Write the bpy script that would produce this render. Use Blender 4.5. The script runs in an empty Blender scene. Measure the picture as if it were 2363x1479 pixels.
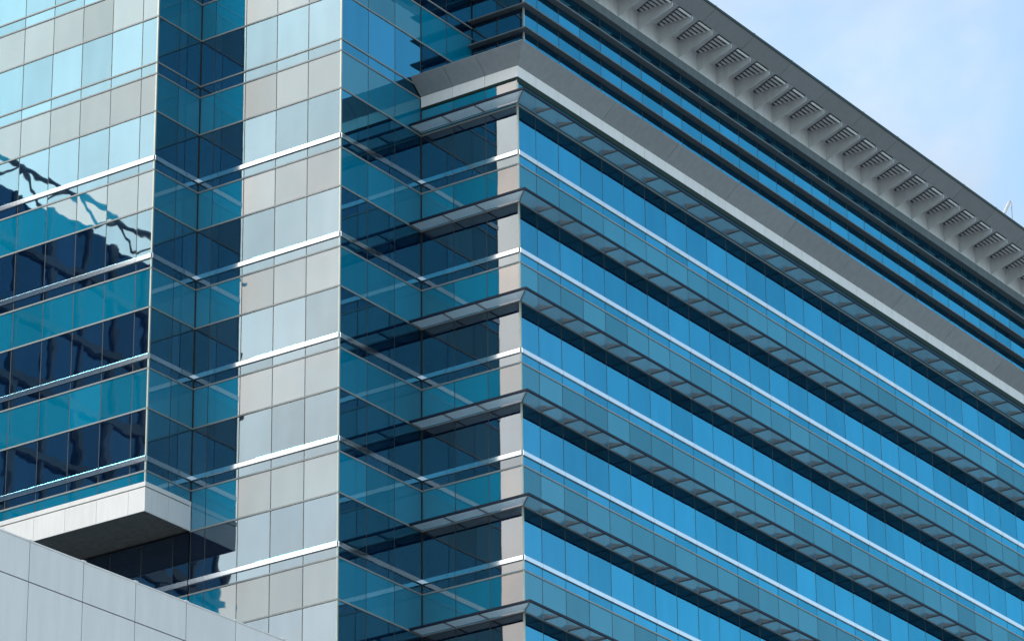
import bpy, math, random
from mathutils import Vector, Matrix
random.seed(7)
scene = bpy.context.scene
R = math.radians
ZB = 65.05                      # height of the lowest-numbered steel rail (datum z = 0) above the street

# ------------------------------------------------------------------ camera
YAW, PITCH, ROLL = 0.6040, 0.4107, -0.0121
CAM = Vector((73.606, -107.219, ZB - 63.454))
F_PX, W_PX, H_PX = 8965.6, 2363.0, 1479.0
fw = Vector((-math.sin(YAW) * math.cos(PITCH), math.cos(YAW) * math.cos(PITCH), math.sin(PITCH)))
rt = fw.cross(Vector((0, 0, 1))).normalized()
up = rt.cross(fw)
cr, sr = math.cos(ROLL), math.sin(ROLL)
rt, up = cr * rt + sr * up, -sr * rt + cr * up
cd = bpy.data.cameras.new('camera')
cd.sensor_fit = 'HORIZONTAL'
cd.sensor_width = 36.0
cd.lens = F_PX / W_PX * 36.0
cd.clip_start = 1.0
cd.clip_end = 6000.0
cam = bpy.data.objects.new('camera', cd)
scene.collection.objects.link(cam)
cam.matrix_world = Matrix(((rt.x, up.x, -fw.x, CAM.x), (rt.y, up.y, -fw.y, CAM.y),
                           (rt.z, up.z, -fw.z, CAM.z), (0, 0, 0, 1)))
scene.camera = cam

# ------------------------------------------------------------------ sky and sun
SUN_AZ = math.atan2(-0.66, -0.75)        # towards the sun, from +X
SUN_EL = R(41)
sun_dir = Vector((math.cos(SUN_AZ) * math.cos(SUN_EL), math.sin(SUN_AZ) * math.cos(SUN_EL), math.sin(SUN_EL)))
world = bpy.data.worlds.new('World')
scene.world = world
world.use_nodes = True
nt = world.node_tree
nt.nodes.clear()
def N(t, typ, **kw):
    n = t.nodes.new(typ)
    for k, v in kw.items():
        setattr(n, k, v)
    return n
def math_node(t, op, a, b=None, clamp=False):
    n = N(t, 'ShaderNodeMath', operation=op, use_clamp=clamp)
    for i, v in enumerate((a, b)):
        if v is None: continue
        if isinstance(v, (int, float)): n.inputs[i].default_value = v
        else: t.links.new(v, n.inputs[i])
    return n.outputs[0]
def ramp(t, fac, stops, interp='LINEAR'):
    n = N(t, 'ShaderNodeValToRGB')
    n.color_ramp.interpolation = interp
    els = n.color_ramp.elements
    while len(els) < len(stops): els.new(0.5)
    for e, (p, c) in zip(els, stops):
        e.position = p
        e.color = c if len(c) == 4 else (*c, 1)
    t.links.new(fac, n.inputs[0])
    return n.outputs[0]
L = nt.links.new
out = N(nt, 'ShaderNodeOutputWorld')
bg = N(nt, 'ShaderNodeBackground')
sky = N(nt, 'ShaderNodeTexSky', sky_type='NISHITA', sun_disc=False)
sky.sun_elevation = SUN_EL
sky.sun_rotation = math.pi / 2 - SUN_AZ
sky.air_density = 1.0
sky.dust_density = 1.0
sky.ozone_density = 2.5
tc = N(nt, 'ShaderNodeTexCoord')
sep = N(nt, 'ShaderNodeSeparateXYZ')
L(tc.outputs['Generated'], sep.inputs[0])
zc = math_node(nt, 'ADD', math_node(nt, 'MAXIMUM', sep.outputs[2], 0.0), 0.22)
cmb = N(nt, 'ShaderNodeCombineXYZ')
L(math_node(nt, 'DIVIDE', sep.outputs[0], zc), cmb.inputs[0])
L(math_node(nt, 'DIVIDE', sep.outputs[1], zc), cmb.inputs[1])
n1 = N(nt, 'ShaderNodeTexNoise')
n1.inputs['Scale'].default_value = 3.6
n1.inputs['Detail'].default_value = 8
n1.inputs['Roughness'].default_value = 0.55
n1.inputs['Distortion'].default_value = 0.35
CLOUD_OFF = (2.132, 4.298, 5.313)
ofs = N(nt, 'ShaderNodeVectorMath', operation='ADD')
ofs.name = 'cloud_offset'
ofs.inputs[1].default_value = CLOUD_OFF
L(cmb.outputs[0], ofs.inputs[0])
L(ofs.outputs[0], n1.inputs['Vector'])
# the cloud bank fills the side of the sky the sun is on and thins out away from it
bk = N(nt, 'ShaderNodeVectorMath', operation='DOT_PRODUCT')
L(tc.outputs['Generated'], bk.inputs[0])
bk.inputs[1].default_value = (-0.85, -0.40, 0.0)
bank = math_node(nt, 'MULTIPLY', bk.outputs['Value'], 0.21)
n2 = N(nt, 'ShaderNodeTexNoise')
n2.inputs['Scale'].default_value = 15.0
n2.inputs['Detail'].default_value = 6
n2.inputs['Roughness'].default_value = 0.5
L(ofs.outputs[0], n2.inputs['Vector'])
fine = math_node(nt, 'MULTIPLY', math_node(nt, 'SUBTRACT', n2.outputs['Fac'], 0.5), 0.22)
cov = math_node(nt, 'ADD', math_node(nt, 'ADD', n1.outputs['Fac'], bank), fine)
cloud = ramp(nt, cov, [(0.48, (0.12, 0.12, 0.12)), (0.84, (1, 1, 1))], 'EASE')
dotn = N(nt, 'ShaderNodeVectorMath', operation='DOT_PRODUCT')
L(tc.outputs['Generated'], dotn.inputs[0])
dotn.inputs[1].default_value = sun_dir
glow = math_node(nt, 'POWER', math_node(nt, 'MAXIMUM', dotn.outputs['Value'], 0.0), 6.0)
n3 = N(nt, 'ShaderNodeTexNoise')                # shaded undersides and bright tops of the clouds
n3.inputs['Scale'].default_value = 6.0
n3.inputs['Detail'].default_value = 5
L(ofs.outputs[0], n3.inputs['Vector'])
shade = math_node(nt, 'ADD', math_node(nt, 'MULTIPLY', math_node(nt, 'SUBTRACT', n3.outputs['Fac'], 0.5), 1.1), 1.0)
cl_b = math_node(nt, 'MULTIPLY', math_node(nt, 'ADD', math_node(nt, 'MULTIPLY', glow, 7.2), 2.55), math_node(nt, 'MAXIMUM', shade, 0.5))
ccol = N(nt, 'ShaderNodeMix', data_type='RGBA', blend_type='MULTIPLY')
ccol.inputs[0].default_value = 1.0
ccol.inputs[6].default_value = (1.0, 0.98, 0.955, 1)
L(cl_b, ccol.inputs[7])
mx = N(nt, 'ShaderNodeMix', data_type='RGBA')
L(cloud, mx.inputs[0])
grade = N(nt, 'ShaderNodeMix', data_type='RGBA', blend_type='MULTIPLY')
grade.inputs[0].default_value = 1.0
grade.inputs[7].default_value = (1.0, 1.03, 0.89, 1)      # the slightly cyan cast of the whole picture
L(sky.outputs[0], grade.inputs[6])
L(grade.outputs[2], mx.inputs[6])
L(ccol.outputs[2], mx.inputs[7])
L(mx.outputs[2], bg.inputs[0])
bg.inputs[1].default_value = 0.13
L(bg.outputs[0], out.inputs[0])

sd = bpy.data.lights.new('sun', 'SUN')
sd.energy = 0.5
sd.angle = R(10.0)
sd.color = (1.0, 0.93, 0.84)
sun = bpy.data.objects.new('sun', sd)
scene.collection.objects.link(sun)
sun.rotation_euler = (-sun_dir).to_track_quat('-Z', 'Y').to_euler()
sun.location = (0, 0, 200)

scene.view_settings.view_transform = 'Standard'
scene.view_settings.look = 'None'
scene.view_settings.exposure = 1.5
scene.view_settings.gamma = 1.0
scene.view_settings.use_curve_mapping = False
scene.cycles.max_bounces = 10
scene.cycles.glossy_bounces = 6
scene.cycles.transparent_max_bounces = 12
scene.cycles.caustics_reflective = False
scene.cycles.caustics_refractive = False

# ------------------------------------------------------------------ materials
def new_mat(name):
    m = bpy.data.materials.new(name)
    m.use_nodes = True
    m.node_tree.nodes.clear()
    o = N(m.node_tree, 'ShaderNodeOutputMaterial')
    return m, m.node_tree, o
def noise(t, scale, detail=4, rough=0.55, vec=None):
    n = N(t, 'ShaderNodeTexNoise')
    n.inputs['Scale'].default_value = scale
    n.inputs['Detail'].default_value = detail
    n.inputs['Roughness'].default_value = rough
    if vec is not None: t.links.new(vec, n.inputs['Vector'])
    return n.outputs['Fac']
def paint(name, col, rough=0.5, metal=0.0, var=0.12, spec=0.5, scale=1.4, streak=True):
    """painted or bare metal sheet: slight tone drift, faint vertical dirt streaks"""
    m, t, o = new_mat(name)
    b = N(t, 'ShaderNodeBsdfPrincipled')
    g = N(t, 'ShaderNodeNewGeometry')
    mp = N(t, 'ShaderNodeMapping')
    mp.inputs['Scale'].default_value = (3, 3, 0.5) if streak else (1, 1, 1)
    t.links.new(g.outputs['Position'], mp.inputs[0])
    f = noise(t, scale, 5, 0.6, mp.outputs[0])
    oi = N(t, 'ShaderNodeObjectInfo')
    f2 = math_node(t, 'ADD', f, math_node(t, 'MULTIPLY', math_node(t, 'SUBTRACT', oi.outputs['Random'], 0.5), 0.25))
    lo = tuple(c * (1 - var) for c in col); hi = tuple(min(1, c * (1 + var)) for c in col)
    c = ramp(t, f2, [(0.3, lo), (0.7, hi)])
    t.links.new(c, b.inputs['Base Color'])
    b.inputs['Roughness'].default_value = rough
    b.inputs['Metallic'].default_value = metal
    b.inputs['Specular IOR Level'].default_value = spec
    t.links.new(b.outputs[0], o.inputs[0])
    return m
def pane_normal(t, amp):
    """roller-wave and lift of toughened glass: every pane warps the mirror image a little differently"""
    tcn = N(t, 'ShaderNodeTexCoord')
    oi = N(t, 'ShaderNodeObjectInfo')
    off = N(t, 'ShaderNodeVectorMath', operation='ADD')
    sc = N(t, 'ShaderNodeVectorMath', operation='SCALE')
    cb = N(t, 'ShaderNodeCombineXYZ')
    for i in range(3): t.links.new(oi.outputs['Random'], cb.inputs[i])
    t.links.new(cb.outputs[0], sc.inputs[0]); sc.inputs['Scale'].default_value = 90.0
    t.links.new(tcn.outputs['Object'], off.inputs[0]); t.links.new(sc.outputs[0], off.inputs[1])
    f = noise(t, 1.0, 1.0, 0.4, off.outputs[0])
    bp = N(t, 'ShaderNodeBump')
    bp.inputs['Strength'].default_value = 1.0
    bp.inputs['Distance'].default_value = amp
    t.links.new(f, bp.inputs['Height'])
    return bp.outputs[0], oi.outputs['Random'], off.outputs[0]
def glass(name, tint, tint2, body, trans=None, body_mix=0.45, amp=0.0018):
    m, t, o = new_mat(name)
    nrm, rnd, vec = pane_normal(t, amp)
    lw = N(t, 'ShaderNodeLayerWeight')
    lw.inputs['Blend'].default_value = 0.5
    # thin-film coating: near-neutral seen square on, bluer as the angle grows, white at grazing
    cf = ramp(t, lw.outputs['Facing'], [(0.22, tint), (0.50, tint2), (0.72, tint2), (1.0, (0.95, 0.95, 0.95))])
    mpv = N(t, 'ShaderNodeMapping')
    mpv.inputs['Scale'].default_value = (1.6, 1.6, 0.45)
    t.links.new(vec, mpv.inputs[0])
    vary = math_node(t, 'ADD', math_node(t, 'ADD', 0.78, math_node(t, 'MULTIPLY', rnd, 0.26)), math_node(t, 'MULTIPLY', noise(t, 1.0, 1, 0.4, mpv.outputs[0]), 0.16))
    vm = N(t, 'ShaderNodeVectorMath', operation='SCALE')
    t.links.new(cf, vm.inputs[0]); t.links.new(vary, vm.inputs['Scale'])
    cf = vm.outputs[0]
    gl = N(t, 'ShaderNodeBsdfGlossy')
    gl.inputs['Roughness'].default_value = 0.012
    t.links.new(cf, gl.inputs['Color']); t.links.new(nrm, gl.inputs['Normal'])
    df = N(t, 'ShaderNodeBsdfDiffuse')
    lo = tuple(c * 0.82 for c in body); hi = tuple(c * 1.18 for c in body)
    f = math_node(t, 'ADD', math_node(t, 'MULTIPLY', rnd, 0.7), math_node(t, 'MULTIPLY', noise(t, 0.9, 3, 0.5, vec), 0.3))
    t.links.new(ramp(t, f, [(0.15, lo), (0.85, hi)]), df.inputs['Color'])
    base = df.outputs[0]
    if trans:
        tr = N(t, 'ShaderNodeBsdfTransparent')
        tr.inputs['Color'].default_value = (*trans, 1)
        mxs = N(t, 'ShaderNodeMixShader')
        mxs.inputs[0].default_value = body_mix
        t.links.new(tr.outputs[0], mxs.inputs[1]); t.links.new(df.outputs[0], mxs.inputs[2])
        base = mxs.outputs[0]
    ad = N(t, 'ShaderNodeAddShader')
    t.links.new(gl.outputs[0], ad.inputs[0]); t.links.new(base, ad.inputs[1])
    t.links.new(ad.outputs[0], o.inputs[0])
    return m
M = {}
M['vision'] = glass('vision_glass', (0.190, 0.172, 0.158), (0.050, 0.27, 0.355), (0.003, 0.013, 0.046), (0.08, 0.28, 0.42), 0.35)
M['spandrel'] = glass('spandrel_glass', (0.212, 0.150, 0.106), (0.085, 0.13, 0.125), (0.000, 0.150, 0.245), None, amp=0.0015)
M['steel'] = paint('satin_steel', (0.70, 0.69, 0.67), 0.10, 1.0, 0.05)
M['transom'] = paint('transom_aluminium', (0.25, 0.26, 0.25), 0.5, 0.0, 0.1)
M['joint'] = paint('black_joint', (0.030, 0.034, 0.034), 0.6, 0, 0.2)
M['corner'] = paint('corner_trim', (0.42, 0.44, 0.38), 0.4, 0.3, 0.1)
M['white'] = paint('white_cladding', (0.80, 0.75, 0.705), 0.42, 0.0, 0.05)
M['soffit'] = paint('grey_soffit', (0.275, 0.29, 0.30), 0.5, 0.0, 0.08)
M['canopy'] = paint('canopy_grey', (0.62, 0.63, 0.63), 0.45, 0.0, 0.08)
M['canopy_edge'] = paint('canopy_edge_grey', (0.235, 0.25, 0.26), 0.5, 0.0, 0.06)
M['darkgrey'] = paint('dark_grey_paint', (0.14, 0.165, 0.175), 0.5, 0.0, 0.12, 0.3)
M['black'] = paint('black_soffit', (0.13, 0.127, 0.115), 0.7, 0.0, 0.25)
M['dim_lip'] = paint('dim_lip_green_black', (0.012, 0.028, 0.021), 0.6, 0.0, 0.15, 0.15)
M['nosing'] = paint('navy_nosing', (0.007, 0.014, 0.032), 0.55, 0.0, 0.1, 0.2)
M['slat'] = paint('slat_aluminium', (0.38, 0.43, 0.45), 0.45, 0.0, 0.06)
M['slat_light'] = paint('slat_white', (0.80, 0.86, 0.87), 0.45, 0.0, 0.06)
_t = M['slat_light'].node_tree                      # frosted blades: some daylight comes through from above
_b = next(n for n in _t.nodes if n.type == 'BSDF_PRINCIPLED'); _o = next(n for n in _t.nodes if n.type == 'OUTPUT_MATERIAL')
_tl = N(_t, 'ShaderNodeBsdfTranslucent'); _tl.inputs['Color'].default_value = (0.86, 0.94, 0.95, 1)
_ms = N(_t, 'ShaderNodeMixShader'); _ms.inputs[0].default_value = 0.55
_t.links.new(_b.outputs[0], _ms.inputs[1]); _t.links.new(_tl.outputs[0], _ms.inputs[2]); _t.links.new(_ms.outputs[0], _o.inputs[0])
M['bracket'] = paint('bracket_grey', (0.24, 0.26, 0.265), 0.5, 0.2, 0.1)
M['green'] = paint('roof_edge_green', (0.004, 0.028, 0.020), 0.6, 0.0, 0.2)
M['ceiling'] = paint('ceiling_unlit_grey', (0.11, 0.11, 0.11), 0.9, 0.0, 0.06, streak=False)  # dimness of unlit rooms is put into this colour
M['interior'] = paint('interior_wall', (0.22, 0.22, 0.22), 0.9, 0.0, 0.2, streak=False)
M['blind'] = paint('roller_blind', (0.74, 0.76, 0.76), 0.9, 0.0, 0.1)
M['panel'] = paint('light_grey_panel', (0.74, 0.675, 0.63), 0.45, 0.0, 0.05)
M['panel_joint'] = paint('panel_joint', (0.10, 0.10, 0.11), 0.7, 0.0, 0.1)
M['asphalt'] = paint('paving', (0.33, 0.33, 0.325), 0.9, 0.0, 0.25, scale=0.2, streak=False)
M['dark_tower'] = glass('dark_tower_glass', (0.10, 0.19, 0.26), (0.10, 0.19, 0.26), (0.006, 0.020, 0.040), None)
M['dark_band'] = paint('dark_tower_band', (0.13, 0.14, 0.15), 0.6, 0.0, 0.1)
M['davit'] = paint('white_davit', (0.72, 0.68, 0.66), 0.5, 0.0, 0.1)

# ------------------------------------------------------------------ mesh helpers
col = scene.collection
class MB:
    def __init__(s): s.v = []; s.f = []
    def hexa(s, p):                      # 8 points: bottom ring then top ring
        i = len(s.v); s.v += [tuple(q) for q in p]
        for f in ((0, 3, 2, 1), (4, 5, 6, 7), (0, 1, 5, 4), (1, 2, 6, 5), (2, 3, 7, 6), (3, 0, 4, 7)):
            s.f.append(tuple(i + k for k in f))
        return s
    def box(s, x0, x1, y0, y1, z0, z1):
        return s.hexa([(x0, y0, z0), (x1, y0, z0), (x1, y1, z0), (x0, y1, z0), (x0, y0, z1), (x1, y0, z1), (x1, y1, z1), (x0, y1, z1)])
    def prism(s, poly, d):               # poly: 3-d points of one flat end, d: extrusion vector
        i = len(s.v); n = len(poly); d = Vector(d)
        s.v += [tuple(q) for q in poly] + [tuple(Vector(q) + d) for q in poly]
        s.f.append(tuple(range(i, i + n))[::-1]); s.f.append(tuple(range(i + n, i + 2 * n)))
        for k in range(n):
            s.f.append((i + k, i + (k + 1) % n, i + n + (k + 1) % n, i + n + k))
        return s
    def tube(s, pts, r, n=8):
        rings = []
        for k, p in enumerate(pts):
            p = Vector(p)
            d = (Vector(pts[min(k + 1, len(pts) - 1)]) - Vector(pts[max(k - 1, 0)])).normalized()
            a = d.orthogonal().normalized(); b = d.cross(a)
            rr = r[k] if isinstance(r, (list, tuple)) else r
            rings.append([p + rr * (math.cos(2 * math.pi * q / n) * a + math.sin(2 * math.pi * q / n) * b) for q in range(n)])
        i = len(s.v)
        for rg in rings: s.v += [tuple(q) for q in rg]
        for k in range(len(rings) - 1):
            for q in range(n):
                s.f.append((i + k * n + q, i + k * n + (q + 1) % n, i + (k + 1) * n + (q + 1) % n, i + (k + 1) * n + q))
        s.f.append(tuple(i + q for q in range(n))[::-1]); s.f.append(tuple(i + (len(rings) - 1) * n + q for q in range(n)))
        return s
    def mesh(s, name, mat, fix=True):
        me = bpy.data.meshes.new(name)
        me.from_pydata(s.v, [], s.f)
        if fix:
            import bmesh
            bm = bmesh.new(); bm.from_mesh(me); bmesh.ops.recalc_face_normals(bm, faces=bm.faces); bm.to_mesh(me); bm.free()
        me.materials.append(M[mat])
        return me
    def build(s, name, mat, parent=None, smooth=False):
        me = s.mesh(name, mat)
        if smooth:
            for p in me.polygons: p.use_smooth = True
        return put(name, me, parent)
def put(name, me, parent=None, loc=(0, 0, 0), rot=(0, 0, 0)):
    o = bpy.data.objects.new(name, me)
    col.objects.link(o)
    o.parent = parent
    o.location = loc
    o.rotation_euler = rot
    return o
def thing(name, label, cat, loc=(0, 0, 0)):
    o = bpy.data.objects.new(name, None)
    col.objects.link(o)
    o.location = loc
    o['label'] = label; o['category'] = cat
    o.empty_display_size = 1
    return o
def in_frame(p, m=70):
    q = Vector(p) - CAM
    z = q.dot(fw)
    if z <= 1: return False
    x = W_PX / 2 + F_PX * q.dot(rt) / z; y = H_PX / 2 - F_PX * q.dot(up) / z
    return -m < x < W_PX + m and -m < y < H_PX + m

# ------------------------------------------------------------------ ground
g = MB().box(-3000, 3000, -3000, 3000, -1.0, 0.0).build('ground', 'asphalt')
g['kind'] = 'structure'; g['label'] = 'pale street paving far below the glass office tower'; g['category'] = 'ground'

# ------------------------------------------------------------------ the office tower
A, B, C, D = 4.472, 5.032, 6.738, 2.579
X1 = -A; X2 = -A - C; Y1 = -B; Y2 = -B - D
XW, YE = -26.0, 52.0                       # far left and far right ends, outside the picture
XU, YU = -2.0, 3.40                        # set-back upper block
ZC = ZB + 4.17                             # cornice / terrace level
tower = thing('office_tower', 'blue glass office tower with stepped corners, steel rails, sunshades and grey louvred roof canopy', 'office building')

pane_cache = {}
def pane_mesh(w, h, kind):
    key = (round(w, 3), round(h, 3), kind)
    if key not in pane_cache:
        pane_cache[key] = MB().box(-w / 2, w / 2, 0, 0.024, -h / 2, h / 2).mesh(kind, 'spandrel' if kind == 'spandrel_panel' else 'vision')
    return pane_cache[key]

def facade(along, const, cols, rows, rails, thin, n_tilt=0.0009, trim=(None, None)):
    """one plane of curtain wall. along 'x': faces -Y at y=const; along 'y': faces +X at x=const.
    cols: break positions; rows: (z0, z1, kind); rails: z of steel rails; thin: z of thin transoms"""
    lo, hi = cols[0], cols[-1]
    zlo = min(r[0] for r in rows); zhi = max(r[1] for r in rows)
    def bar(mb, u0, u1, d0, d1, z0, z1):    # d: outward distance from the glass plane
        if along == 'x': mb.box(u0, u1, const - d1, const - d0, z0, z1)
        else: mb.box(const + d0, const + d1, u0, u1, z0, z1)
    # the wall's own mesh: dark back-pan grid behind the joints
    back = MB()
    for z0, z1, kind in rows:
        if kind == 'spandrel_panel':
            bar(back, lo + .02, hi - .02, -0.10, -0.05, z0 + .01, z1 - .01)
    for z in rails: bar(back, lo + .02, hi - .02, -0.09, -0.004, z - .10, z + .10)
    for z in thin: bar(back, lo + .02, hi - .02, -0.085, -0.004, z - .03, z + .03)
    wall = back.build('curtain_wall', 'joint', tower)
    far = {'vision_pane': MB(), 'strip_pane': MB(), 'spandrel_panel': MB()}
    gap = 0.018
    for c0, c1 in zip(cols, cols[1:]):
        w = c1 - c0 - 2 * gap; uc = (c0 + c1) / 2
        for z0, z1, kind in rows:
            h = z1 - z0; zc = (z0 + z1) / 2
            cpos = (uc, const, zc) if along == 'x' else (const, uc, zc)
            corners = [(u, const, z) if along == 'x' else (const, u, z) for u in (c0, c1) for z in (z0, z1)]
            if any(in_frame(q) for q in corners):
                rx, rz = random.gauss(0, n_tilt), random.gauss(0, n_tilt)
                put(kind, pane_mesh(w, h, kind), wall, cpos, (rx, 0, rz + (0 if along == 'x' else math.pi / 2)))
            else:
                bar(far[kind], c0 + gap, c1 - gap, -0.024, 0.0, z0, z1)
    for kind, mb in far.items():
        if mb.v:
            o = mb.build(kind, 'spandrel' if kind == 'spandrel_panel' else 'vision', wall); o['kind'] = 'stuff'
    for c in cols[1:-1]:
        mb = MB(); bar(mb, c - .019, c + .019, -0.14, -0.003, zlo, zhi); mb.build('mullion', 'joint', wall)
    for c, tr in ((lo, trim[0]), (hi, trim[1])):
        if tr == 'in':
            mb = MB()
            if c == lo: bar(mb, c + .012, c + .045, -0.1, 0.006, zlo, zhi)
            else: bar(mb, c - .045, c - .012, -0.1, 0.006, zlo, zhi)
            mb.build('mullion', 'joint', wall)
    for z in thin:
        mb = MB(); bar(mb, lo + .004, hi - .004, -0.003, 0.028, z - .030, z + .030); mb.build('transom', 'transom', wall)
    for z in rails:                         # bull-nosed satin steel rail
        prof = [(0.0, -.108), (.035, -.104), (.055, -.088), (.058, -.080), (.058, .080), (.055, .088), (.035, .104), (0.0, .108)]
        mb = MB()
        for c0, c1 in zip(cols, cols[1:]):      # lengths butted with hairline joints
            if along == 'x': mb.prism([(c0 + .004, const - d, z + e) for d, e in prof], (c1 - c0 - .010, 0, 0))
            else: mb.prism([(const + d, c0 + .004, z + e) for d, e in prof], (0, c1 - c0 - .010, 0))
        mb.build('rail', 'steel', wall)
    return wall

def rows_for(kmin, kmax, top=None, bottom=None, thin_at=()):
    rows, rails, thin = [], [], []
    for k in range(kmin, kmax + 1):
        z = ZB - 4 * k
        rows.append((z + .11, z + 1.915, 'vision_pane'))
        thinrail = k in thin_at
        rows.append((z - .45, z - .11, 'strip_pane'))
        rows.append((z - 2.02, z - .51, 'spandrel_panel'))
        if thinrail: thin.append(z)
        else: rails.append(z)
        thin += [z - .48, z - 2.05]
    if top is not None:
        rows = [(a, min(b, top), k) for a, b, k in rows if a < top - .08]
        rails = [z for z in rails if z < top - .1]; thin = [z for z in thin if z < top - .04]
    if bottom is not None:
        rows = [(max(a, bottom), b, k) for a, b, k in rows if b > bottom + .08]
        rails = [z for z in rails if z > bottom + .1]; thin = [z for z in thin if z > bottom + .04]
    # fill the 2 cm slots at thin rail levels
    rows = [((a - .08 if (kd == 'vision_pane' and any(abs(a - .11 - t) < .01 for t in thin)) else a),
             (b + .08 if (kd == 'strip_pane' and any(abs(b + .11 - t) < .01 for t in thin)) else b), kd) for a, b, kd in rows]
    return rows, rails, thin
def span(lo, first, step, hi):
    c = [lo]; v = first
    while v < hi - .3: c.append(v); v += step
    c.append(hi); return c

BOX0, BOX1 = ZB - 14.03, ZB - 12.92         # white box under the left bay
# left bay (upper), its return, middle bay, its return
r = rows_for(-3, 3, bottom=BOX1 + .02, thin_at=(-1, -2, -3))
facade('x', Y2, [-26.0, -25.46, -23.96, -22.46, -20.96, -19.46, -17.96, -16.46, -14.96, -13.46, -11.96, X2], *r)
facade('y', X2, [Y2, (Y1 + Y2) / 2, Y1], *r, trim=(None, 'in'))
r = rows_for(-3, 5, thin_at=(-1, -2, -3))
facade('x', Y1, [X2, -10.51, -9.01, -7.51, -6.01, X1], *r, trim=('in', None))
rr = rows_for(3, 5, top=BOX0 - .02, thin_at=())
facade('x', Y1, [-26.0, -25.5, -24.0, -22.5, -21.0, -19.5, -18.0, -16.5, -15.0, -13.5, -12.01, X2 - .03], *rr)
b3 = B / 3
facade('y', X1, [Y1, Y1 + b3, Y1 + 2 * b3, 0], *r, trim=(None, 'in'))
r_up = rows_for(-3, -1, bottom=ZB + 4.3, thin_at=(-1, -2, -3))
facade('y', X1, [0.02, 1.68, YU], *r_up, trim=(None, 'in'))
# right wing below the cornice
r = rows_for(-1, 5, top=ZB + 3.02)
facade('x', 0.0, [X1, X1 + 1.5, X1 + 3.0, 0.0], *r, trim=('in', None))
facade('y', 0.0, span(0.0, 1.17, 1.5, YE), *r)
# set-back upper block: bands of glass between projecting fins
FIN = [ZB + 7.13, ZB + 8.20, ZB + 9.24]
rows = [(ZC + .02, FIN[0] - .05, 'vision_pane'), (FIN[0] + .05, FIN[1] - .05, 'vision_pane'), (FIN[1] + .05, FIN[2] - .05, 'vision_pane'),
        (FIN[2] + .05, ZB + 10.0, 'vision_pane')]
facade('x', YU, [X1 + .02, -3.25, XU], rows, [], [])
facade('y', XU, span(YU, 4.33, 1.5, YE), rows, [], [])

# corner posts
for (x, y, z0, z1) in ((X2, Y2, BOX1, ZB + 16), (X1, Y1, ZB - 22.05, ZB + 16), (0, 0, ZB - 22.05, ZB + 3.06), (XU, YU, ZC, ZB + 10)):
    s = .045
    mb = MB().box(x - s, x + .014, y - .014, y + s, z0, z1)
    mb.build('corner_post', 'corner', tower)

# ---- inside: floor slabs with ceilings coloured dark as if unlit, columns, core walls, blinds
def inset(poly, e):
    n = len(poly); res = []
    for i in range(n):
        p0, p1, p2 = (Vector(poly[(i + k - 1) % n]) for k in range(3))
        d1 = (p1 - p0).normalized(); d2 = (p2 - p1).normalized()
        n1 = Vector((-d1.y, d1.x)); n2 = Vector((-d2.y, d2.x))       # left normals (ccw polygon)
        res.append((p1.x + e * (n1.x + n2.x), p1.y + e * (n1.y + n2.y)))
    return res
FULL = [(XW, Y2), (X2, Y2), (X2, Y1), (X1, Y1), (X1, 0), (0, 0), (0, YE), (XW, YE)]
LOWER = [(XW, Y1), (X1, Y1), (X1, 0), (0, 0), (0, YE), (XW, YE)]
UPPER = [(XW, Y2), (X2, Y2), (X2, Y1), (X1, Y1), (X1, YU), (XU, YU), (XU, YE), (XW, YE)]
for k in range(-3, 6):
    z = ZB - 4 * k
    poly = UPPER if k < 0 else (FULL if k < 3 else (FULL if k == 3 else LOWER))
    p = inset(poly, 0.16)
    zl, zh = z - 2.0, z - .62
    if k == 3: zl = BOX0 + .1; zh = z - .62
    if k == -1: zl = ZB + 3.2; zh = ZB + 3.9
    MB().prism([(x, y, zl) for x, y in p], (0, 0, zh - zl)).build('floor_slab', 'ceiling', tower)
core = inset(LOWER, 4.2)
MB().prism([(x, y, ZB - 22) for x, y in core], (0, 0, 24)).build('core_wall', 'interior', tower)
core = inset(UPPER, 4.0)
MB().prism([(x, y, ZB + 2.0) for x, y in inset(UPPER, 4.0)], (0, 0, 12)).build('core_wall', 'interior', tower)
cols = [(-13.2, Y2 + .9, BOX1, ZB + 14), (-17.7, Y2 + .9, BOX1, ZB + 14), (-6.6, Y1 + .9, ZB - 22, ZB + 14), (X1 - .9, -1.6, ZB - 22, ZB + 14), (-2.2, 1.0, ZB - 22, ZB + 3.2)]
cols += [(-1.0, 4.2 + 6 * i, ZB - 22, ZB + 3.2) for i in range(8)]
for x, y, z0, z1 in cols:
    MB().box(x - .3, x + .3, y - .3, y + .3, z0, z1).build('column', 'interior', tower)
# vertical fins of pulled-back blinds and half-drawn roller blinds behind some panes
def blind(along, const, c0, c1, z, drop):
    mb = MB()
    if along == 'x': mb.box(c0 + .05, c1 - .05, const + .22, const + .235, z + 1.9 - drop, z + 1.9)
    else: mb.box(const - .235, const - .22, c0 + .05, c1 - .05, z + 1.9 - drop, z + 1.9)
    mb.build('roller_blind', 'blind', tower)
for k in range(-1, 6):
    z = ZB - 4 * k
    for along, const, cs in (('x', Y2, [-19.46, -17.96, -16.46, -14.96, -13.46, -11.96]), ('x', Y1, [X2, -10.51, -9.01, -7.51, -6.01, X1]),
                             ('y', X1, [Y1, Y1 + b3, Y1 + 2 * b3, 0]), ('x', 0.0, [X1, X1 + 1.5, X1 + 3.0, 0.0]),
                             ('y', X2, [Y2, (Y1 + Y2) / 2, Y1]), ('y', 0.0, span(0.0, 1.17, 1.5, 42))):
        if k < 0 and const == 0.0: continue
        if k >= 3 and const in (Y2, X2): continue
        for c0, c1 in zip(cs, cs[1:]):
            if random.random() < 0.42: blind(along, const, c0, c1, z, random.choice((0.35, 0.6, 0.9, 0.9, 1.3, 1.75)))

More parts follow.
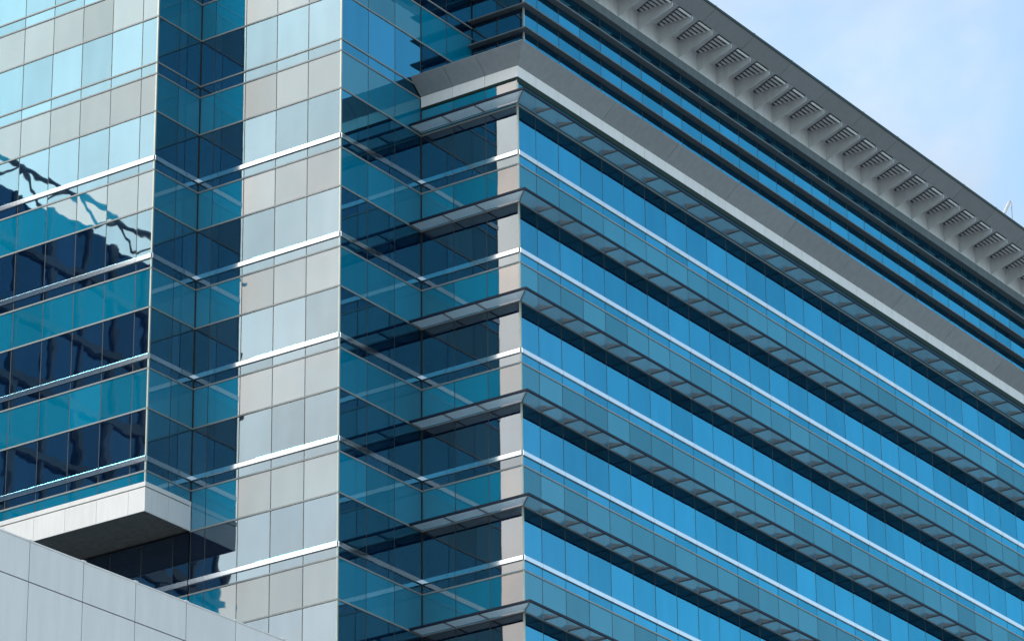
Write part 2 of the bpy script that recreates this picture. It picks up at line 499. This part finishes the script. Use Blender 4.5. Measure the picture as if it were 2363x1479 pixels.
# ---- white fascia box under the left bay
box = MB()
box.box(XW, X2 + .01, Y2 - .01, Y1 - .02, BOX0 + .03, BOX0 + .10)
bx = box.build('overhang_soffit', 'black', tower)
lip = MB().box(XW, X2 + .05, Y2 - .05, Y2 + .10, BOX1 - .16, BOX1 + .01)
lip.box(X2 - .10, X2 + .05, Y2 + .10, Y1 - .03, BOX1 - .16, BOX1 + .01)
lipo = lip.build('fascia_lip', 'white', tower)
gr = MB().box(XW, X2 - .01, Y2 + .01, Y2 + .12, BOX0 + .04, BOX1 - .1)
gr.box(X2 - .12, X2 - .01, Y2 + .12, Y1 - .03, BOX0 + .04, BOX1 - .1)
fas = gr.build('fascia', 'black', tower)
cs = [-23.96, -22.46, -20.96, -19.46, -17.96, -16.46, -14.96, -13.46, -11.96, X2 + .03]
cs = [XW] + cs
for c0, c1 in zip(cs, cs[1:]):
    MB().box(c0 + .007, c1 - (.007 if c1 < X2 else 0), Y2 - .03, Y2 + .008, BOX0, BOX1 - .195).build('fascia_panel', 'white', fas)
ym = (Y1 + Y2) / 2
for c0, c1 in ((Y2 + .012, ym - .006), (ym + .006, Y1 - .08)):
    MB().box(X2 - .008, X2 + .03, c0, c1, BOX0, BOX1 - .195).build('fascia_panel', 'white', fas)
MB().box(X2 - .02, X2 + .035, Y1 - .075, Y1 - .03, BOX0, BOX1 + .0).build('fascia_panel', 'white', fas)

# ---- sunshades of the right wing
P = 0.80
def slat_set(length, alpha, n=10, ch=.060, th=.009):
    """louvre blades running along local x, stepping outwards along local -y"""
    mb = MB()
    ca, sa = math.cos(alpha), math.sin(alpha)
    for i in range(n):
        yc = -(.095 + i * .0695)
        a = Vector((0, -ch / 2 * ca, -ch / 2 * sa)); b = -a
        nrm = Vector((0, -sa, ca)) * th / 2
        c = Vector((-length / 2, yc, .045))
        mb.prism([c + a - nrm, c + b - nrm, c + b + nrm, c + a + nrm], (length, 0, 0))
    return mb
grille = {}
def grille_mesh(w, al):
    k = (round(w, 3), al)
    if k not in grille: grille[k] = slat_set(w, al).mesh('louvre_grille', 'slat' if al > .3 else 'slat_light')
    return grille[k]
br = MB().prism([(-.011, -.03, -.012), (-.011, -P + .03, -.012), (-.011, -P + .03, .02), (-.011, -.03, .26)], (.022, 0, 0)).mesh('bracket', 'bracket')
ALR, ALL = R(29), R(7)
rcols = span(0.0, 1.17, 1.5, YE)
lcols = [X1, X1 + 1.5, X1 + 3.0, 0.0]
for k in range(-1, 5):
    zs = ZB - 4 * k - 2.05
    if k == -1: zs = ZB + 2.06
    nose = MB()
    nose.box(P - .05, P + .01, -P - .01, YE, zs - .005, zs + .085)
    nose.box(X1 + .01, P - .05, -P - .01, -P + .05, zs - .005, zs + .085)
    sh = nose.build('sunshade', 'nosing', tower)
    led = MB().box(.030, .058, -.058, YE, zs - .012, zs + .018)
    led.box(X1 + .03, .030, -.058, -.030, zs - .012, zs + .018)
    led.build('ledger', 'slat', sh)
    # mitre at the corner
    hip = MB().prism([(.03, -.03, zs - .012), (P - .03, -P + .03, zs - .012), (P - .03, -P + .03, zs + .03), (.03, -.03, zs + .2)], (.018, .018, 0))
    hip.build('bracket', 'bracket', sh)
    for c0, c1 in zip(rcols, rcols[1:]):
        mid = (0, (c0 + c1) / 2, zs)
        if c0 > 0: put('bracket', br, sh, (0, c0, zs), (0, 0, math.pi / 2))
        put('louvre_grille', grille_mesh(c1 - c0 - .024, ALR), sh, mid, (0, 0, math.pi / 2))
    for c0, c1 in zip(lcols, lcols[1:]):
        put('louvre_grille', grille_mesh(c1 - c0 - .024, ALL), sh, ((c0 + c1) / 2, 0, zs))
        if c0 > X1: put('bracket', br, sh, (c0, 0, zs))
    put('bracket', br, sh, (X1 + .03, 0, zs))
    # corner infill: blades run on to the mitre on both sides
    mb = MB(); mb2 = MB()
    for i in range(10):
        d = .095 + i * .0695
        for sgn in (0, 1):
            al = ALR if sgn == 0 else ALL
            ca, sa = math.cos(al) * .03, math.sin(al) * .03
            if sgn == 0:
                mb.prism([(d + ca, 0, zs + .045 - sa - .0045), (d - ca, 0, zs + .045 + sa - .0045), (d - ca, 0, zs + .045 + sa + .0045), (d + ca, 0, zs + .045 - sa + .0045)], (0, -d + .01, 0))
            else:
                mb2.prism([(0, -d - ca, zs + .045 - sa - .0045), (0, -d + ca, zs + .045 + sa - .0045), (0, -d + ca, zs + .045 + sa + .0045), (0, -d - ca, zs + .045 - sa + .0045)], (d - .01, 0, 0))
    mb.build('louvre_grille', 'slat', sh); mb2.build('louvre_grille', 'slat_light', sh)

# ---- cornice: white fascia, flared grey soffit, terrace edge
F0, F1 = ZB + 3.13, ZB + 3.58
Q = 0.73
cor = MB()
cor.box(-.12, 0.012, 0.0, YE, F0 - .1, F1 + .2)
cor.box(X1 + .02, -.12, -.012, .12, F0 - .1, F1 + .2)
cor.box(0.015, 0.042, -.042, YE, ZB + 2.90, F0 - .004)  # green-black strip, its dark tone stands in for the dimly lit fascia underside
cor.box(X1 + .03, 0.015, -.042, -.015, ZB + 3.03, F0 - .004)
corn = cor.build('cornice', 'dim_lip', tower)
fc = [0.0 - .05] + rcols[1:]
for c0, c1 in zip(fc, fc[1:]):
    MB().box(.018, .05, c0 + (.008 if c0 > 0 else 0), c1 - .008, F0, F1).build('fascia_panel', 'white', corn)
for c0, c1 in ((X1 + .03, X1 + 1.5), (X1 + 1.5, X1 + 3.0), (X1 + 3.0, .016)):
    MB().box(c0 + .008, c1 - (.008 if c1 < 0 else 0), -.05, -.018, F0, F1).build('fascia_panel', 'white', corn)
t = .03
sc_ = [-.9] + [v for v in [5.67 + 4.5 * i for i in range(11)] if v < YE] + [YE]
for i, (c0, c1) in enumerate(zip(sc_, sc_[1:])):
    g0 = .008
    if i == 0: pts = [(.05, -.05, F1 + .004), (Q, -Q, ZC), (Q, c1 - g0, ZC), (.05, c1 - g0, F1 + .004)]
    else: pts = [(.05, c0 + g0, F1 + .004), (Q, c0 + g0, ZC), (Q, c1 - g0, ZC), (.05, c1 - g0, F1 + .004)]
    MB().prism(pts, (-.02, 0, .03)).build('soffit_panel', 'soffit', corn)
ls = [X1 + .02, X1 + 1.55, X1 + 3.05]
for i, c0 in enumerate(ls):
    g0 = .008
    if i == 2: pts = [(c0 + g0, -.05, F1 + .004), (c0 + g0, -Q, ZC), (Q - .012, -Q, ZC), (.04, -.05, F1 + .004)]
    else: pts = [(c0 + g0, -.05, F1 + .004), (c0 + g0, -Q, ZC), (ls[i + 1] - g0, -Q, ZC), (ls[i + 1] - g0, -.05, F1 + .004)]
    MB().prism(pts, (0, .02, .03)).build('soffit_panel', 'soffit', corn)
tt = MB().box(X1 + .02, Q - .05, -Q + .05, 0.0, ZC - .03, ZC + .03)
tt.box(X1 + .02, Q - .05, 0.0, YU - .05, ZC - .03, ZC + .03)
tt.box(XU + .03, Q - .05, YU - .05, YE, ZC - .03, ZC + .03)
tt.build('terrace', 'soffit', tower)

# ---- fins of the upper block
for i, z in enumerate(FIN):
    mb = MB().box(XU + .002, -1.70, YU - .30, YE, z - .028, z + .028)
    mb.box(X1 + .02, XU + .002, YU - .30, YU - .002, z - .028, z + .028)
    f = mb.build('sun_fin', 'darkgrey', tower)
    if i == 2:
        e = MB().box(-1.70, -1.690, YU - .30, YE, z + .010, z + .025)
        e.build('fin_edge', 'transom', f)

# ---- roof canopy with gussets and triangular louvres
ZS = ZB + 11.22
bm_ = MB().box(XU - .3, -1.70, YU - .30, YE, ZB + 10.0, ZB + 10.40)
bm_.box(X1 + .02, XU - .3, YU - .30, YU + .3, ZB + 10.0, ZB + 10.40)
eave = bm_.build('eave_beam', 'darkgrey', tower)
up_ = MB().box(-1.78, -1.705, YU - .30, YE, ZB + 10.40, ZS)
up_.box(X1 + .02, -1.78, YU - .30, YU - .22, ZB + 10.40, ZS)
can = up_.build('roof_canopy', 'canopy', tower)
jn = [YU - 2.9] + [4.47 + 3.0 * i for i in range(16)]
for c0, c1 in zip(jn, jn[1:]):
    g0 = .01
    MB().box(-1.705, 0.0, c0 + g0, c1 - g0, ZS, ZS + .05).build('soffit_panel', 'canopy', can)
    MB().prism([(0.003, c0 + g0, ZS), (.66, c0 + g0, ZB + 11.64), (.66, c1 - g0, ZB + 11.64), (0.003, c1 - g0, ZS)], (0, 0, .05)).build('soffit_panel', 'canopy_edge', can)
rf = MB().box(XW, -1.72, YU - 2.9, YE, ZS + .06, ZS + .45)
rf.prism([(-1.72, YU - 2.9, ZS + .055), (0, YU - 2.9, ZS + .055), (.64, YU - 2.9, ZB + 11.69), (.64, YU - 2.9, ZB + 11.74), (-1.72, YU - 2.9, ZS + .56)], (0, YE - YU + 2.9, 0))
rf.build('roof', 'darkgrey', tower)
MB().box(.642, .68, YU - 2.9, YE, ZB + 11.625, ZB + 11.75).build('roof_edge', 'green', tower)
MB().box(X1 + .02, -1.78, YU - 2.9, YU - .30, ZS, ZS + .05).build('soffit_panel', 'canopy', can)
clip = MB().box(-.02, .02, -.04, .04, -.03, .035).mesh('edge_clip', 'transom')
for i in range(15): put('edge_clip', clip, can, (.67, 4.47 + 3.0 * i, ZB + 11.74))
gus = MB().prism([(-1.70, -.02, 0), (-1.70, -.02, -.80), (-.02, -.02, -.24), (-.02, -.02, -.07)], (0, .04, 0)).mesh('gusset', 'canopy')
lou = MB(); dark_plate = MB()
dark_plate.prism([(-1.62, -.03, -.008), (-.01, -.03, -.008), (-.01, -1.0, -.008), (-1.62, -.22, -.008)], (0, 0, .006))  # flat black plate: darkness of the louvre gaps painted on, no real opening
for i in range(7):
    x = -1.42 + i * .215
    ln = .20 + .72 * (i + .5) / 7
    prof = [(x + .055 * math.cos(R(a)), -.014 - .075 * math.sin(R(a))) for a in (0, 36, 72, 108, 144, 180)]
    lou.prism([(px, -.03 - ln, pz) for px, pz in prof], (0, ln, 0))
lou_me = lou.mesh('louvre', 'canopy'); dark_plate_me = dark_plate.mesh('louvre_dark_plate', 'joint')
y = 3.72
while y < YE - 3:
    gpos = (0, y, ZS)
    if True:
        put('gusset', gus, can, gpos); put('louvre', lou_me, can, gpos); put('louvre_dark_plate', dark_plate_me, can, gpos)
    y += 1.5

# ---- body of the lower storeys and the far sides (outside the picture)
low = MB().prism([(x, y, 0.0) for x, y in inset(LOWER, .02)], (0, 0, ZB - 22.1))
low.build('lower_storeys', 'vision', tower)
sd_ = MB().box(XW - .3, XW - .05, Y2, YE, 0, ZB + 11).box(XW, -.1, YE + .05, YE + .3, 0, ZB + 4).box(XW, -2.1, YE + .05, YE + .3, ZB + 4, ZB + 11)
sd_.build('rear_wall', 'white', tower)
tp = MB().prism([(XW, Y2 + .1, ZB + 14.0), (X2 - .1, Y2 + .1, ZB + 14.0), (X2 - .1, Y1 + .1, ZB + 14.0), (X1 - .1, Y1 + .1, ZB + 14.0), (X1 - .1, 14, ZB + 14.0), (XW, 14, ZB + 14.0)], (0, 0, .4))
tp.build('roof', 'darkgrey', tower)

# ------------------------------------------------------------------ roof davit
dv = thing('roof_davit', 'small white hooked davit arm sticking up above the far right roof edge', 'davit', (-1.0, 41.2, ZB + 11.7))
MB().tube([(0, -.15, -.3), (0, 0, 1.3), (0, .95, 2.55)], [.10, .09, .075], 10).build('arm', 'davit', dv)
MB().tube([(0, .93, 2.54), (0, 1.02, 2.66), (0, 1.10, 2.69), (0, 1.17, 2.64), (0, 1.18, 2.40)], .035, 8).build('hook', 'davit', dv)
MB().tube([(0, 1.18, 2.42), (0, 1.14, 1.0), (0, 1.12, -.3)], .018, 6).build('cable', 'bracket', dv)

# ------------------------------------------------------------------ low grey panelled building in front
PD = 75.0; K = PD / 60.0
P0 = CAM + (Vector((35.80180, -65.48378, ZB - 42.74145)) - CAM) * K
PW, PH = 1.1965 * K, 0.6422 * K
ang = -0.04135
gb = thing('panel_clad_building', 'low light grey metal panelled building cutting across the bottom left corner', 'building', (P0.x, P0.y, 0))
gb.rotation_euler = (0, 0, ang)
zt = P0.z
MB().box(-14, -.035, -9, 20, 0, zt - .06).build('wall', 'panel_joint', gb)
rowz = [zt, zt - PH, zt - PH - 1.62, zt - PH - 3.24]
for r0, r1 in zip(rowz, rowz[1:]):
    for i in range(-4, 9):
        c0, c1 = i * PW, (i + 1) * PW
        o = MB().box(-.03, 0, c0 + .009, c1 - .009, r1 + .012, r0 - (.012 if r0 < zt else 0)).build('panel', 'panel', gb)
MB().box(-.5, .012, -4 * PW, 9 * PW, zt + .002, zt + .03).build('coping', 'panel', gb)
for i in range(-3, 9):
    MB().box(-.2, .02, i * PW - .05, i * PW + .05, zt + .031, zt + .045).build('coping_joint', 'white', gb)

# ------------------------------------------------------------------ the tower across the street, seen only in the glass
ot = thing('opposite_tower', 'dark banded tower seen only as a wavy reflection in the left glass bay', 'building', (-84, -62, 0))
TX = 14.0          # +X face at x = -70
TY0, TY1 = -17.5, 24.0
ZT = ZB + 36.6
MB().box(-14, TX, TY0, TY1, 0, ZT).build('wall', 'dark_tower', ot)
z = ZB - 30
while z < ZT:
    MB().box(TX, TX + .35, TY0 - .2, TY1, z, z + .5).build('floor_band', 'dark_band', ot); z += 4.2
for i in range(15):
    MB().box(TX + .01, TX + .25, TY0 + .1 + i * 3.0, TY0 + .45 + i * 3.0, ZB - 30, ZT).build('mullion', 'dark_band', ot)
fr = MB()
fr.tube([(TX + .6, TY0 - .4, ZT + 1.5), (TX + .6, TY1, ZT + 1.5)], .16, 6)
yy = TY0 + .5
i = 0
while yy < TY1 - 2:
    fr.tube([(TX + .5, yy, ZT + .0), (TX + .6, yy + 1.7, ZT + 1.5)], .11, 6)
    fr.tube([(TX + .6, yy + 1.7, ZT + 1.5), (TX + .5, yy + 4.4, ZT)], .11, 6)
    yy += 4.4
fr.build('roof_frame', 'darkgrey', ot)
